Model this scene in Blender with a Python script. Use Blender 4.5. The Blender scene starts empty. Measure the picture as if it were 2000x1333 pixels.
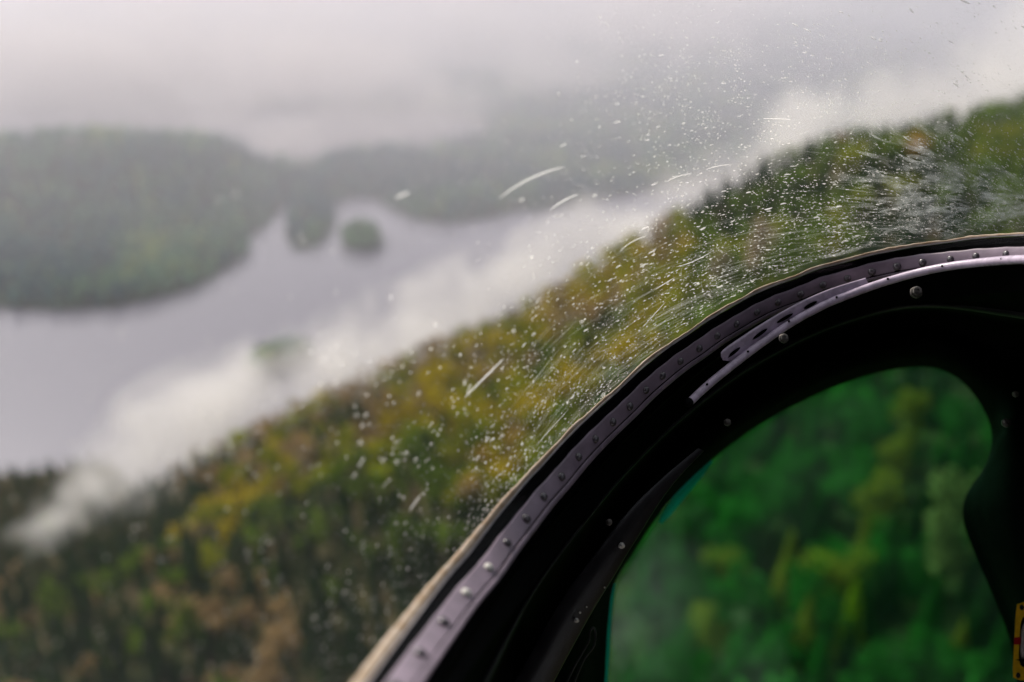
import bpy, math, random
import numpy as np
from mathutils import Vector, Matrix
R = math.radians
rnd = random.Random(7)
rng = np.random.default_rng(11)
S = bpy.context.scene

# ------------------------------------------------------------------ camera
CAM_Z = 300.0            # metres above the lake
PITCH = 22.0             # degrees below the horizon
F = 2000 * 35 / 36.0     # focal length in photo pixels (35 mm on a 36 mm sensor)
cam_d = bpy.data.cameras.new("camera")
cam = bpy.data.objects.new("camera", cam_d)
S.collection.objects.link(cam)
cam.location = (0, 0, CAM_Z)
cam.rotation_euler = (R(90 - PITCH), 0, 0)
cam_d.lens = 35; cam_d.sensor_width = 36
cam_d.clip_start = 0.02; cam_d.clip_end = 30000
cam_d.dof.use_dof = True
cam_d.dof.focus_distance = 0.86
cam_d.dof.aperture_fstop = 2.6
cam_d.dof.aperture_blades = 0
S.camera = cam
# ------------------------------------------------------------------ sky and sun
SUN_EL, SUN_AZ = 38.0, -40.0        # azimuth from +Y (view direction), negative = to the left
w = bpy.data.worlds.new("World"); S.world = w; w.use_nodes = True
nt = w.node_tree; nt.nodes.clear()
sky = nt.nodes.new("ShaderNodeTexSky"); sky.sky_type = 'NISHITA'; sky.sun_disc = False
sky.sun_elevation = R(SUN_EL); sky.sun_rotation = R(SUN_AZ)
sky.air_density = 1.0; sky.dust_density = 3.0
hs = nt.nodes.new("ShaderNodeHueSaturation"); hs.inputs['Saturation'].default_value = 0.25
bg = nt.nodes.new("ShaderNodeBackground"); bg.inputs[1].default_value = 0.12
wo = nt.nodes.new("ShaderNodeOutputWorld")
nt.links.new(sky.outputs[0], hs.inputs['Color']); nt.links.new(hs.outputs[0], bg.inputs[0]); nt.links.new(bg.outputs[0], wo.inputs[0])
sl = bpy.data.lights.new("sun", 'SUN'); sl.energy = 2.6; sl.angle = R(5); sl.color = (1, .90, .79)
so = bpy.data.objects.new("sun", sl); S.collection.objects.link(so)
sdir = Vector((math.sin(R(SUN_AZ)) * math.cos(R(SUN_EL)), math.cos(R(SUN_AZ)) * math.cos(R(SUN_EL)), math.sin(R(SUN_EL))))
so.rotation_euler = sdir.to_track_quat('Z', 'Y').to_euler()
S.view_settings.view_transform = 'Standard'; S.view_settings.look = 'None'
S.view_settings.exposure = 0.3; S.view_settings.gamma = 1
S.cycles.use_denoising = True
S.cycles.volume_bounces = 3
S.cycles.max_bounces = 10; S.cycles.transparent_max_bounces = 24; S.cycles.transmission_bounces = 8
S.cycles.volume_step_rate = 1.0
S.cycles.volume_max_steps = 128
S.cycles.caustics_reflective = False; S.cycles.caustics_refractive = False
S.cycles.sample_clamp_indirect = 4

# ------------------------------------------------------------------ photo <-> world helpers
_p = R(PITCH)
FW = np.array([0, math.cos(_p), -math.sin(_p)]); RT = np.array([1., 0, 0]); UP = np.array([0, math.sin(_p), math.cos(_p)])
C0 = np.array([0, 0, CAM_Z])
def rays(px, py):
    px = np.asarray(px, float); py = np.asarray(py, float)
    return FW + ((px - 1000) / F)[..., None] * RT - ((py - 666.5) / F)[..., None] * UP
def at_depth(px, py, d):
    return C0 + rays(px, py) * np.asarray(d, float)[..., None]
def at_height(px, py, z):
    r = rays(px, py); return C0 + r * ((z - CAM_Z) / r[..., 2])[..., None]
def project(P):
    q = np.asarray(P, float) - C0
    d = q @ FW
    dd = np.where(d > 1e-3, d, 1e-3)
    return 1000 + F * (q @ RT) / dd, 666.5 - F * (q @ UP) / dd, d
def spline(pts, n):
    """Catmull-Rom through pts, n samples evenly spaced by control index"""
    P = np.array(pts, float); P = np.vstack([2 * P[0] - P[1], P, 2 * P[-1] - P[-2]])
    t = np.linspace(0, len(pts) - 1 - 1e-9, n); i = t.astype(int); u = (t - i)[:, None]
    a, b, c, d = P[i], P[i + 1], P[i + 2], P[i + 3]
    return .5 * (2 * b + (c - a) * u + (2 * a - 5 * b + 4 * c - d) * u ** 2 + (3 * b - a - 3 * c + d) * u ** 3)
def resample(c, n):
    s = np.r_[0, np.cumsum(np.linalg.norm(np.diff(c, axis=0), axis=1))]
    t = np.linspace(0, s[-1], n)
    return np.stack([np.interp(t, s, c[:, k]) for k in range(c.shape[1])], 1)
def inside(px, py, poly):
    px = np.asarray(px); py = np.asarray(py); r = np.zeros(px.shape, bool)
    n = len(poly)
    for i in range(n):
        x0, y0 = poly[i]; x1, y1 = poly[(i + 1) % n]
        if y0 == y1: continue
        c = ((y0 > py) != (y1 > py)) & (px < (x1 - x0) * (py - y0) / (y1 - y0) + x0)
        r ^= c
    return r
def vnoise(x, y, seed=0):
    """smooth value noise, -1..1"""
    def h(i, j):
        v = np.sin(i * 127.1 + j * 311.7 + seed * 74.7) * 43758.5453
        return (v - np.floor(v)) * 2 - 1
    x = np.asarray(x, float); y = np.asarray(y, float)
    i = np.floor(x); j = np.floor(y); u = x - i; v = y - j
    u = u * u * (3 - 2 * u); v = v * v * (3 - 2 * v)
    return (h(i, j) * (1 - u) + h(i + 1, j) * u) * (1 - v) + (h(i, j + 1) * (1 - u) + h(i + 1, j + 1) * u) * v

# ------------------------------------------------------------------ object helpers
def tag(o, label=None, cat=None, group=None, kind=None):
    if label: o['label'] = label
    if cat: o['category'] = cat
    if group: o['group'] = group
    if kind: o['kind'] = kind
    return o
def link(name, me, mat=None, parent=None, smooth=True):
    o = bpy.data.objects.new(name, me); S.collection.objects.link(o)
    if mat is not None and len(me.materials) == 0: me.materials.append(mat)
    if parent is not None: o.parent = parent
    if smooth and len(me.polygons): me.polygons.foreach_set('use_smooth', [True] * len(me.polygons))
    return o
def mesh(name, V, Fc):
    me = bpy.data.meshes.new(name)
    V = np.asarray(V, np.float32)
    Fc = np.asarray(Fc, np.int32)
    n, k = Fc.shape
    me.vertices.add(len(V)); me.vertices.foreach_set('co', V.ravel())
    me.loops.add(n * k); me.loops.foreach_set('vertex_index', Fc.ravel())
    me.polygons.add(n)
    me.polygons.foreach_set('loop_start', np.arange(0, n * k, k, dtype=np.int32))
    me.polygons.foreach_set('loop_total', np.full(n, k, np.int32))
    me.update(calc_edges=True); me.validate()
    return me
def empty(name, loc=(0, 0, 0)):
    o = bpy.data.objects.new(name, None); S.collection.objects.link(o); o.location = loc; o.empty_display_size = .1
    return o
def grid_faces(nu, nv, wrap_v=False):
    i, j = np.meshgrid(np.arange(nu - 1), np.arange(nv if wrap_v else nv - 1), indexing='ij')
    j2 = (j + 1) % nv
    return np.stack([i * nv + j, (i + 1) * nv + j, (i + 1) * nv + j2, i * nv + j2], -1).reshape(-1, 4)

# ------------------------------------------------------------------ materials
def mat(name):
    m = bpy.data.materials.new(name); m.use_nodes = True; m.node_tree.nodes.clear()
    return m, m.node_tree
def N(nt, t, **kw):
    n = nt.nodes.new('ShaderNode' + t)
    for k, v in kw.items():
        if k in n.inputs: n.inputs[k].default_value = v
        else: setattr(n, k, v)
    return n
def solid(name, col, rough=.5, spec=.5, metal=0., nscale=0, namp=.3, bump=0., bscale=400., col2=None):
    m, nt = mat(name); L = nt.links.new
    b = N(nt, 'BsdfPrincipled', Roughness=rough, Metallic=metal); b.inputs['Specular IOR Level'].default_value = spec
    b.inputs['Base Color'].default_value = (*col, 1)
    o = N(nt, 'OutputMaterial'); L(b.outputs[0], o.inputs[0])
    tc = N(nt, 'TexCoord')
    if nscale:
        nz = N(nt, 'TexNoise'); nz.inputs['Scale'].default_value = nscale; nz.inputs['Detail'].default_value = 6
        L(tc.outputs['Object'], nz.inputs['Vector'])
        cr = N(nt, 'ValToRGB'); cr.color_ramp.elements[0].position = .3; cr.color_ramp.elements[1].position = .7
        c2 = col2 or tuple(c * (1 - namp) for c in col)
        cr.color_ramp.elements[0].color = (*c2, 1); cr.color_ramp.elements[1].color = (*col, 1)
        L(nz.outputs[0], cr.inputs[0]); L(cr.outputs[0], b.inputs['Base Color'])
        mr = N(nt, 'MapRange'); mr.inputs['To Min'].default_value = max(0, rough - .1); mr.inputs['To Max'].default_value = min(1, rough + .15)
        L(nz.outputs[0], mr.inputs['Value']); L(mr.outputs[0], b.inputs['Roughness'])
    if bump:
        n2 = N(nt, 'TexNoise'); n2.inputs['Scale'].default_value = bscale; n2.inputs['Detail'].default_value = 5
        L(tc.outputs['Object'], n2.inputs['Vector'])
        bp = N(nt, 'Bump', Strength=bump, Distance=.001); L(n2.outputs[0], bp.inputs['Height']); L(bp.outputs[0], b.inputs['Normal'])
    return m
def leaf_material(name, use_attr):
    m, nt = mat(name); L = nt.links.new
    o = N(nt, 'OutputMaterial')
    if use_attr: c = N(nt, 'Attribute'); c.attribute_name = 'tint'; cs = c.outputs['Color']
    else: c = N(nt, 'ObjectInfo'); cs = c.outputs['Color']
    g = N(nt, 'NewGeometry')
    hv = N(nt, 'HueSaturation')
    mr = N(nt, 'MapRange'); mr.inputs['To Min'].default_value = .65; mr.inputs['To Max'].default_value = 1.5
    L(g.outputs['Random Per Island'], mr.inputs['Value']); L(mr.outputs[0], hv.inputs['Value']); L(cs, hv.inputs['Color'])
    d = N(nt, 'BsdfDiffuse'); t = N(nt, 'BsdfTranslucent'); x = N(nt, 'MixShader', Fac=.25)
    L(hv.outputs[0], d.inputs[0]); L(hv.outputs[0], t.inputs[0]); L(d.outputs[0], x.inputs[1]); L(t.outputs[0], x.inputs[2]); L(x.outputs[0], o.inputs[0])
    return m
M_leaf = leaf_material('foliage', False); M_leafs = leaf_material('foliage_mass', True)
M_bark = solid('bark', (.16, .13, .10), .9, .2, nscale=3)
M_floor = solid('forest_floor', (.045, .05, .018), 1, .1, nscale=.05, col2=(.07, .05, .022))
M_earth = solid('far_land', (.05, .065, .035), 1, .1, nscale=.02)
# water
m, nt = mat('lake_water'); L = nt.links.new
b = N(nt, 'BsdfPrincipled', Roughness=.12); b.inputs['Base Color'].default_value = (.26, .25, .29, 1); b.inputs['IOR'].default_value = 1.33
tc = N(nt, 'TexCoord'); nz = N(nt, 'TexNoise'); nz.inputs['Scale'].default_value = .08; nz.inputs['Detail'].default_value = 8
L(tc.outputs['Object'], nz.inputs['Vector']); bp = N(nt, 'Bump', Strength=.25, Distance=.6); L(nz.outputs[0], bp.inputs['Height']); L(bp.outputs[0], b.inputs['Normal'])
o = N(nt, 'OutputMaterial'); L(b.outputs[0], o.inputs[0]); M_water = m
# haze and fog
def volume_plain(name, dens, col, an=.2):
    m, nt = mat(name); v = N(nt, 'VolumePrincipled'); v.inputs['Color'].default_value = (*col, 1)
    v.inputs['Density'].default_value = dens; v.inputs['Anisotropy'].default_value = an
    o = N(nt, 'OutputMaterial'); nt.links.new(v.outputs[0], o.inputs['Volume']); return m
M_haze = volume_plain('haze_air', HAZE := 0.00006, (.9, .92, 1.0))
def fog_material(name, dens, nscale, col=(1.0, .985, .97)):
    """soft-edged mist: thins out towards the rim of its own ellipsoid and is broken up by noise"""
    m, nt = mat(name); L = nt.links.new
    tc = N(nt, 'TexCoord'); ln = N(nt, 'VectorMath', operation='LENGTH'); L(tc.outputs['Object'], ln.inputs[0])
    g = N(nt, 'NewGeometry'); nz = N(nt, 'TexNoise'); nz.inputs['Scale'].default_value = nscale; nz.inputs['Detail'].default_value = 5
    nz.inputs['Roughness'].default_value = .62; nz.inputs['Distortion'].default_value = .6
    L(g.outputs['Position'], nz.inputs['Vector'])
    a = N(nt, 'MapRange'); a.inputs['From Min'].default_value = 0.1; a.inputs['From Max'].default_value = 1.0
    a.inputs['To Min'].default_value = 1; a.inputs['To Max'].default_value = 0; L(ln.outputs['Value'], a.inputs['Value'])
    s = N(nt, 'MapRange'); s.inputs['From Min'].default_value = .35; s.inputs['From Max'].default_value = .65
    s.inputs['To Min'].default_value = -.95; s.inputs['To Max'].default_value = .55; L(nz.outputs[0], s.inputs['Value'])
    ad = N(nt, 'Math', operation='ADD'); L(a.outputs[0], ad.inputs[0]); L(s.outputs[0], ad.inputs[1])
    e = N(nt, 'MapRange'); e.inputs['From Min'].default_value = 0.0; e.inputs['From Max'].default_value = .1; L(a.outputs[0], e.inputs['Value'])
    mu0 = N(nt, 'Math', operation='MULTIPLY', use_clamp=True); L(ad.outputs[0], mu0.inputs[0]); L(e.outputs[0], mu0.inputs[1])
    mu = N(nt, 'Math', operation='MULTIPLY'); mu.inputs[1].default_value = dens; L(mu0.outputs[0], mu.inputs[0])
    v = N(nt, 'VolumePrincipled'); v.inputs['Color'].default_value = (*col, 1); v.inputs['Anisotropy'].default_value = .1
    L(mu.outputs[0], v.inputs['Density'])
    o = N(nt, 'OutputMaterial'); L(v.outputs[0], o.inputs['Volume']); return m
M_fog = fog_material('mist', .017, .02)
M_fog_thin = fog_material('thin_mist', .016, .014)
M_fog_far = fog_material('distant_mist', .008, .004, (1.0, .95, .91))
# cockpit
M_strip = solid('dusty_mauve_paint', (.30, .235, .30), .34, .5, nscale=60, namp=.35, bump=.15, bscale=900)
M_rivet = solid('rivet_paint', (.10, .085, .10), .2, 1.0, nscale=300, namp=.4)
M_rail = solid('rail_paint', (.66, .55, .70), .25, .6, nscale=120, namp=.3, bump=.1, bscale=1200)
M_black = solid('matt_black_trim', (.0014, .0018, .0018), .6, .03, nscale=40, namp=.5, bump=.2, bscale=500)
M_black2 = solid('satin_black_beam', (.022, .02, .023), .33, .5, nscale=60, namp=.5, bump=.15, bscale=700)
M_rubber = solid('black_rubber', (.003, .003, .0035), .7, .1, nscale=80, namp=.5)
M_seal = solid('tan_sealant', (.36, .25, .15), .65, .3, nscale=90, col2=(.55, .46, .37), bump=.6, bscale=350)
M_sealw = solid('pale_sealant_edge', (.62, .58, .60), .4, .5, nscale=120, namp=.4)
M_metal = solid('worn_steel', (.22, .20, .18), .35, .5, metal=1, nscale=300, namp=.6)
M_hole = solid('hole_black', (.001, .001, .001), .8, .0)
M_yellow = solid('yellow_enamel', (.95, .55, .012), .45, .4, nscale=150, namp=.25)
M_red = solid('red_paint', (.45, .01, .02), .4, .4, nscale=150)
M_grey = solid('grey_plastic', (.30, .27, .25), .45, .4, nscale=80, namp=.3)
def pane_material(name, tint, gloss_rough=.02, dirt=None):
    m, nt = mat(name); L = nt.links.new
    t = N(nt, 'BsdfTransparent'); t.inputs[0].default_value = (*tint, 1)
    gl = N(nt, 'BsdfGlossy', Roughness=gloss_rough); fr = N(nt, 'Fresnel'); fr.inputs[0].default_value = 1.3
    g = N(nt, 'NewGeometry')
    mm = N(nt, 'Math', operation='MULTIPLY'); mm.inputs[1].default_value = .5; L(fr.outputs[0], mm.inputs[0])
    x = N(nt, 'MixShader'); x.inputs[0].default_value = .009; L(t.outputs[0], x.inputs[1]); L(gl.outputs[0], x.inputs[2])
    out = x
    if dirt:
        amp, scale, col = dirt
        tc = N(nt, 'TexCoord'); nz = N(nt, 'TexNoise'); nz.inputs['Scale'].default_value = scale; nz.inputs['Detail'].default_value = 8
        L(tc.outputs['Object'], nz.inputs['Vector'])
        mr = N(nt, 'MapRange'); mr.inputs['From Min'].default_value = .35; mr.inputs['From Max'].default_value = .8
        mr.inputs['To Max'].default_value = amp; L(nz.outputs[0], mr.inputs['Value'])
        at = N(nt, 'Attribute'); at.attribute_name = 'grime'
        mq = N(nt, 'Math', operation='MULTIPLY'); L(mr.outputs[0], mq.inputs[0]); L(at.outputs['Fac'], mq.inputs[1])
        tl = N(nt, 'BsdfTranslucent'); tl.inputs[0].default_value = (*col, 1)
        y = N(nt, 'MixShader'); L(mq.outputs[0], y.inputs[0]); L(x.outputs[0], y.inputs[1]); L(tl.outputs[0], y.inputs[2]); out = y
    o = N(nt, 'OutputMaterial'); L(out.outputs[0], o.inputs[0]); return m
M_glass = pane_material('windscreen_acrylic', (.985, .985, .985), dirt=(.015, 25, (.8, .8, .8)))
M_chin = pane_material('green_tinted_acrylic', (.25, .84, .43), dirt=(.20, 9, (.35, .45, .42)))
def film(name, alpha, col, rough=.3, patchy=0):
    m, nt = mat(name); L = nt.links.new
    t = N(nt, 'BsdfTransparent'); tl = N(nt, 'BsdfTranslucent'); tl.inputs[0].default_value = (*col, 1)
    gl = N(nt, 'BsdfPrincipled', Roughness=rough); gl.inputs['Base Color'].default_value = (*col, 1)
    x0 = N(nt, 'MixShader', Fac=.08); L(tl.outputs[0], x0.inputs[1]); L(gl.outputs[0], x0.inputs[2])
    x = N(nt, 'MixShader', Fac=alpha)
    if patchy:
        g = N(nt, 'NewGeometry'); nz = N(nt, 'TexNoise'); nz.inputs['Scale'].default_value = patchy; nz.inputs['Detail'].default_value = 5; L(g.outputs['Position'], nz.inputs['Vector'])
        mr = N(nt, 'MapRange'); mr.inputs['From Min'].default_value = .35; mr.inputs['From Max'].default_value = .7; mr.inputs['To Max'].default_value = alpha * 2.2; L(nz.outputs[0], mr.inputs['Value']); L(mr.outputs[0], x.inputs[0])
    L(t.outputs[0], x.inputs[1]); L(x0.outputs[0], x.inputs[2])
    o = N(nt, 'OutputMaterial'); L(x.outputs[0], o.inputs[0]); return m
M_drop = film('rain_water', .45, (.95, .95, .93), .1)
M_spray = film('spray_water', .5, (.95, .95, .90), .15)
M_bead = film('rain_bead', .21, (.97, .97, .93), .1)
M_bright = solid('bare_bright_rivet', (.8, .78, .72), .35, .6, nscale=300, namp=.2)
M_smear = film('water_film', .085, (.85, .88, .86), .3, 55); M_comb = film('combed_film', .09, (.9, .92, .88), .3)

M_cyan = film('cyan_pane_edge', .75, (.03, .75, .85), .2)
# ------------------------------------------------------------------ near hillside
YA, YB = 430.0, 0.2       # the ridge runs along y = YA + YB x
sil = [(-300, 1150), (0, 1075), (60, 1062), (200, 1005), (330, 945), (500, 860), (600, 812), (700, 768), (830, 706), (1000, 640), (1130, 556),
       (1250, 486), (1350, 428), (1450, 368), (1530, 326), (1600, 290), (1700, 262), (1800, 258), (1870, 236), (2000, 205), (2200, 165)]
sil = np.array(sil, float)
r_ = rays(sil[:, 0], sil[:, 1]); t_ = YA / (r_[:, 1] - YB * r_[:, 0]); RP = C0 + r_ * t_[:, None]
RIDGE_X, RIDGE_Z = RP[:, 0], RP[:, 2] - 11.0
def yr(x): return YA + YB * np.asarray(x)
def zr(x): return np.interp(x, RIDGE_X, RIDGE_Z)
near_shore = np.array(list(at_height(np.array([-500, -100, 60, 215, 260, 300]), np.array([925, 935, 925, 905, 950, 1050]), 0)[:, :2]) + [np.array([-60, 330]), np.array([-700, 330])])
def seg_dist(x, y, poly, closed=True):
    d = np.full(np.shape(x), 1e9)
    n = len(poly)
    for i in range(n if closed else n - 1):
        a = poly[i]; b_ = poly[(i + 1) % n]; v = b_ - a
        t = np.clip(((x - a[0]) * v[0] + (y - a[1]) * v[1]) / max(v @ v, 1e-9), 0, 1)
        d = np.minimum(d, np.hypot(x - a[0] - t * v[0], y - a[1] - t * v[1]))
    return d
def h_near(x, y):
    x = np.asarray(x, float); y = np.asarray(y, float)
    s = yr(x) - y                                  # metres in front of the ridge line
    z = zr(x)
    front = z + .07 * np.clip(s, 0, 400) + (4 * vnoise(x / 60, y / 60, 3) + 2 * vnoise(x / 22, y / 22, 5)) * np.clip(s / 60, 0, 1)
    bk = np.clip(-s, 0, None)
    back = z - .003 * np.minimum(bk, 60) ** 2 - .55 * np.clip(bk - 60, 0, None)
    h = np.where(s > 0, front, back)
    sd = np.where(inside(x, y, near_shore), 1, -1) * seg_dist(x, y, near_shore)
    return np.maximum(h, np.clip(sd * .2, -6, 3))
gx = np.arange(-700, 901, 10.); gy = np.concatenate([np.arange(-150, 700, 10.), np.arange(700, 1000, 25.)])
X, Y = np.meshgrid(gx, gy, indexing='ij'); Z = h_near(X, Y)
Z = np.maximum(Z, -8)
o = link('hillside', mesh('hillside', np.stack([X, Y, Z], -1).reshape(-1, 3), grid_faces(len(gx), len(gy))), M_floor); tag(o, kind='structure')

# ------------------------------------------------------------------ lake and far land
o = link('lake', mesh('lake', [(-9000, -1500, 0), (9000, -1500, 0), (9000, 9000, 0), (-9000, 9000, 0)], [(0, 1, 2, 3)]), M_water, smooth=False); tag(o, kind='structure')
o = link('lake_bed', mesh('lake_bed', [(-9000, -1500, -9), (9000, -1500, -9), (9000, 9000, -9), (-9000, 9000, -9)], [(0, 1, 2, 3)]), M_earth, smooth=False); tag(o, kind='structure')
shore_px = [(-700, 540), (-300, 575), (0, 603), (100, 608), (220, 603), (360, 572), (430, 538), (488, 492), (488, 468), (535, 425), (566, 388), (562, 425), (556, 462),
            (575, 488), (600, 490), (636, 468), (658, 432), (652, 398), (695, 386), (735, 392), (765, 410), (800, 426), (860, 438), (930, 432), (1000, 416),
            (1100, 408), (1200, 386), (1300, 368), (1450, 340), (1600, 310), (1800, 270), (2000, 235), (2400, 170), (2800, 120)]
sp = at_height(*np.array(shore_px, float).T, 0)[:, :2]
lake2 = at_height(*np.array([(-900, 205), (0, 212), (400, 216), (700, 222), (880, 228), (950, 245), (960, 258), (900, 282), (780, 300), (700, 306), (640, 325), (570, 342),
                            (480, 330), (380, 312), (250, 300), (0, 310), (-900, 345)], float).T, 0)[:, :2]
far_poly = np.vstack([sp, [[8500, 8600], [-8500, 8600]], lake2])
isl = at_height(707 + 38 * np.cos(np.linspace(0, 2 * np.pi, 15)[:-1]), 474 + 19 * np.sin(np.linspace(0, 2 * np.pi, 15)[:-1]), 0)[:, :2]
isl2 = at_height(*np.array([(480, 727), (520, 705), (560, 692), (605, 688), (600, 697), (560, 712), (520, 730), (490, 736)], float).T, 0)[:, :2]
LH = at_height(150., 400., 30)        # centre of the left-hand hill
def h_far(x, y):
    x = np.asarray(x, float); y = np.asarray(y, float)
    sd = np.where(inside(x, y, far_poly), 1, -1) * seg_dist(x, y, far_poly)
    d = np.clip(sd, 0, None)
    hill = 56 * np.exp(-(((x + 560) / 190) ** 2 + ((y - 1210) / 150) ** 2)) + 34 * np.exp(-(((x + 370) / 130) ** 2 + ((y - 1230) / 120) ** 2)) + 38 * np.exp(-(((x + 900) / 240) ** 2 + ((y - 1150) / 170) ** 2))
    hill = hill + 20 * np.exp(-(((x + 245) / 60) ** 2 + ((y - 1400) / 70) ** 2))
    rise = 130 * (1 - np.exp(-np.clip(d - 200, 0, None) / 1500.)) * (.3 + .7 * np.clip((x + 100) / 900, 0, 1))
    base = np.minimum(d * .22, 5) + (hill + rise) * np.clip(d / 90, 0, 1) + 5 * vnoise(x / 130, y / 130, 8) * np.clip(d / 200, 0, 1)
    a = np.where(inside(x, y, isl), 1, -1) * seg_dist(x, y, isl)
    b2 = np.where(inside(x, y, isl2), 1, -1) * seg_dist(x, y, isl2)
    h = np.where(sd > 0, base, np.maximum(sd * .25, -7))
    return np.maximum(h, np.clip(np.maximum(a, b2) * .35, -7, 4))
gy = 560 * (8300 / 560.) ** np.linspace(0, 1, 330)
u = np.linspace(-1, 1, 300)
X = u[:, None] * (gy * .95 + 150)[None, :]; Y = np.broadcast_to(gy, X.shape); Z = h_far(X, Y)
o = link('far_shore', mesh('far_shore', np.stack([X, Y, Z], -1).reshape(-1, 3), grid_faces(300, len(gy))), M_earth); tag(o, kind='structure')

# ------------------------------------------------------------------ trees
def crown_quads(kind, n, size, seed):
    """leaf clumps of a tree 1 unit tall; returns V (4n x 3)"""
    r = np.random.default_rng(seed)
    if kind == 'conifer':
        t = r.random(n) ** .75; z = .1 + .9 * (1 - t) ; rad = .19 * t ** .85 + .01
        ang = r.random(n) * 6.283; lay = .75 + .25 * np.cos(z * 60); rr = rad * np.sqrt(r.random(n) * .7 + .3) * lay
        P = np.stack([rr * np.cos(ang), rr * np.sin(ang), z - rr * .25], 1)
    else:
        K = 16 if kind == 'broad' else 10
        rx, rz, cz = (.30, .36, .62) if kind == 'broad' else (.17, .42, .56)
        c = r.normal(size=(K, 3)); c /= np.linalg.norm(c, axis=1)[:, None]; c *= (.35 + .6 * r.random((K, 1)))
        c = c * [rx, rx, rz] + [0, 0, cz]
        cr = (.08 + .09 * r.random(K)) * (1.15 if kind == 'broad' else .85)
        k = r.integers(0, K, n); q = r.normal(size=(n, 3)); q /= np.linalg.norm(q, axis=1)[:, None]
        P = c[k] + q * (cr[k] * (.55 + .45 * r.random(n)))[:, None]
    a = r.normal(size=(n, 3)); a[:, 2] *= .6; a /= np.linalg.norm(a, axis=1)[:, None]
    b = np.cross(a, r.normal(size=(n, 3))); b /= np.linalg.norm(b, axis=1)[:, None]
    s = size * (.6 + .8 * r.random(n))[:, None]
    V = np.stack([P - a * s - b * s * .7, P + a * s - b * s * .5, P + a * s * .9 + b * s * .7, P - a * s + b * s * .6], 1)
    return V.reshape(-1, 3)
def quadfaces(nv): return np.arange(nv, dtype=np.int32).reshape(-1, 4)
def trunk_mesh(kind, seed):
    r = random.Random(seed); V = []; Fc = []
    def limb(p, q, r0, r1, n=5):
        p = np.array(p, float); q = np.array(q, float); d = q - p; d /= np.linalg.norm(d)
        a = np.cross(d, [.3, .9, .1]); a /= np.linalg.norm(a); b = np.cross(d, a); k0 = len(V)
        for c, rr in ((p, r0), ((p + q) / 2 + a * r0 * .4, (r0 + r1) / 2), (q, r1)):
            for i in range(n):
                t = 6.283 * i / n; V.append(c + rr * (a * math.cos(t) + b * math.sin(t)))
        for s_ in range(2):
            for i in range(n):
                Fc.append((k0 + s_ * n + i, k0 + s_ * n + (i + 1) % n, k0 + (s_ + 1) * n + (i + 1) % n, k0 + (s_ + 1) * n + i))
    top = .97 if kind == 'conifer' else .8
    limb((0, 0, -.06), (.01, .01, top), .016, .003)
    for i in range(6):
        z = .3 + .09 * i; an = r.random() * 6.28; l = .14 if kind == 'conifer' else .2
        limb((0, 0, z), (l * math.cos(an), l * math.sin(an), z + (.02 if kind == 'conifer' else .13)), .006, .002, 4)
    return mesh(kind + '_trunk', V, Fc)
KINDS = ['conifer', 'broad', 'birch']
NEARV = {k: [] for k in KINDS}; TR = {}; LOWV = {}; TINY = {}
for ki, k in enumerate(KINDS):
    for s in range(3):
        V = crown_quads(k, 1500 if k != 'birch' else 1100, .018, 10 * ki + s)
        me = mesh(k + '_crown', V, quadfaces(len(V))); me.materials.append(M_leaf); NEARV[k].append(me)
    TR[k] = trunk_mesh(k, ki); TR[k].materials.append(M_bark)
    LOWV[k] = [crown_quads(k, 95, .05, 50 + 10 * ki + s) for s in range(5)]
    TINY[k] = [crown_quads(k, 22, .11, 90 + 10 * ki + s) for s in range(5)]
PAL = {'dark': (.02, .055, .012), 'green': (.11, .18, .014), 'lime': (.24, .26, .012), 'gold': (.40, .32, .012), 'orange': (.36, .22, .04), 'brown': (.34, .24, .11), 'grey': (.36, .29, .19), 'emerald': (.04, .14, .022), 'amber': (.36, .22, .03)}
LOOK = {'emerald': 'deep green', 'amber': 'amber golden', 'dark': 'dark evergreen', 'green': 'mid green', 'lime': 'yellowish green', 'gold': 'golden autumn', 'orange': 'orange autumn', 'brown': 'brown thinning', 'grey': 'pale bare-twigged'}

chin_px = [(1178, 1420), (1181, 1333), (1184, 1270), (1189, 1200), (1200, 1140), (1240, 1075), (1288, 1003), (1330, 955), (1400, 890), (1480, 832), (1560, 787), (1650, 748),
           (1720, 727), (1785, 717), (1830, 720), (1872, 740), (1905, 775), (1930, 820), (1937, 860), (1927, 905), (1900, 945), (1884, 975), (1881, 1012),
           (1897, 1065), (1925, 1130), (1955, 1200), (1975, 1262), (1985, 1333), (1990, 1420)]
rivets = [(820, 1278), (866, 1217), (910, 1160), (954, 1110), (990, 1061), (1027, 1014), (1061, 971), (1096, 932), (1129, 893), (1162, 858), (1196, 825), (1229, 794),
          (1261, 762), (1293, 734), (1328, 706), (1365, 681), (1400, 656), (1438, 633), (1478, 610), (1519, 591), (1563, 575), (1607, 557), (1655, 544), (1703, 531),
          (1752, 521), (1802, 513), (1857, 507), (1907, 501), (1966, 497)]
riv_ext = [(620, 1570), (670, 1490), (723, 1412), (772, 1343)] + rivets + [(2028, 495), (2092, 495), (2160, 497)]
frame_poly = [(-800, -800), (2600, -800), (2600, 440)] + [(x, y - 35) for x, y in reversed(riv_ext)] + [(560, 1700), (-800, 1700)]

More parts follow.
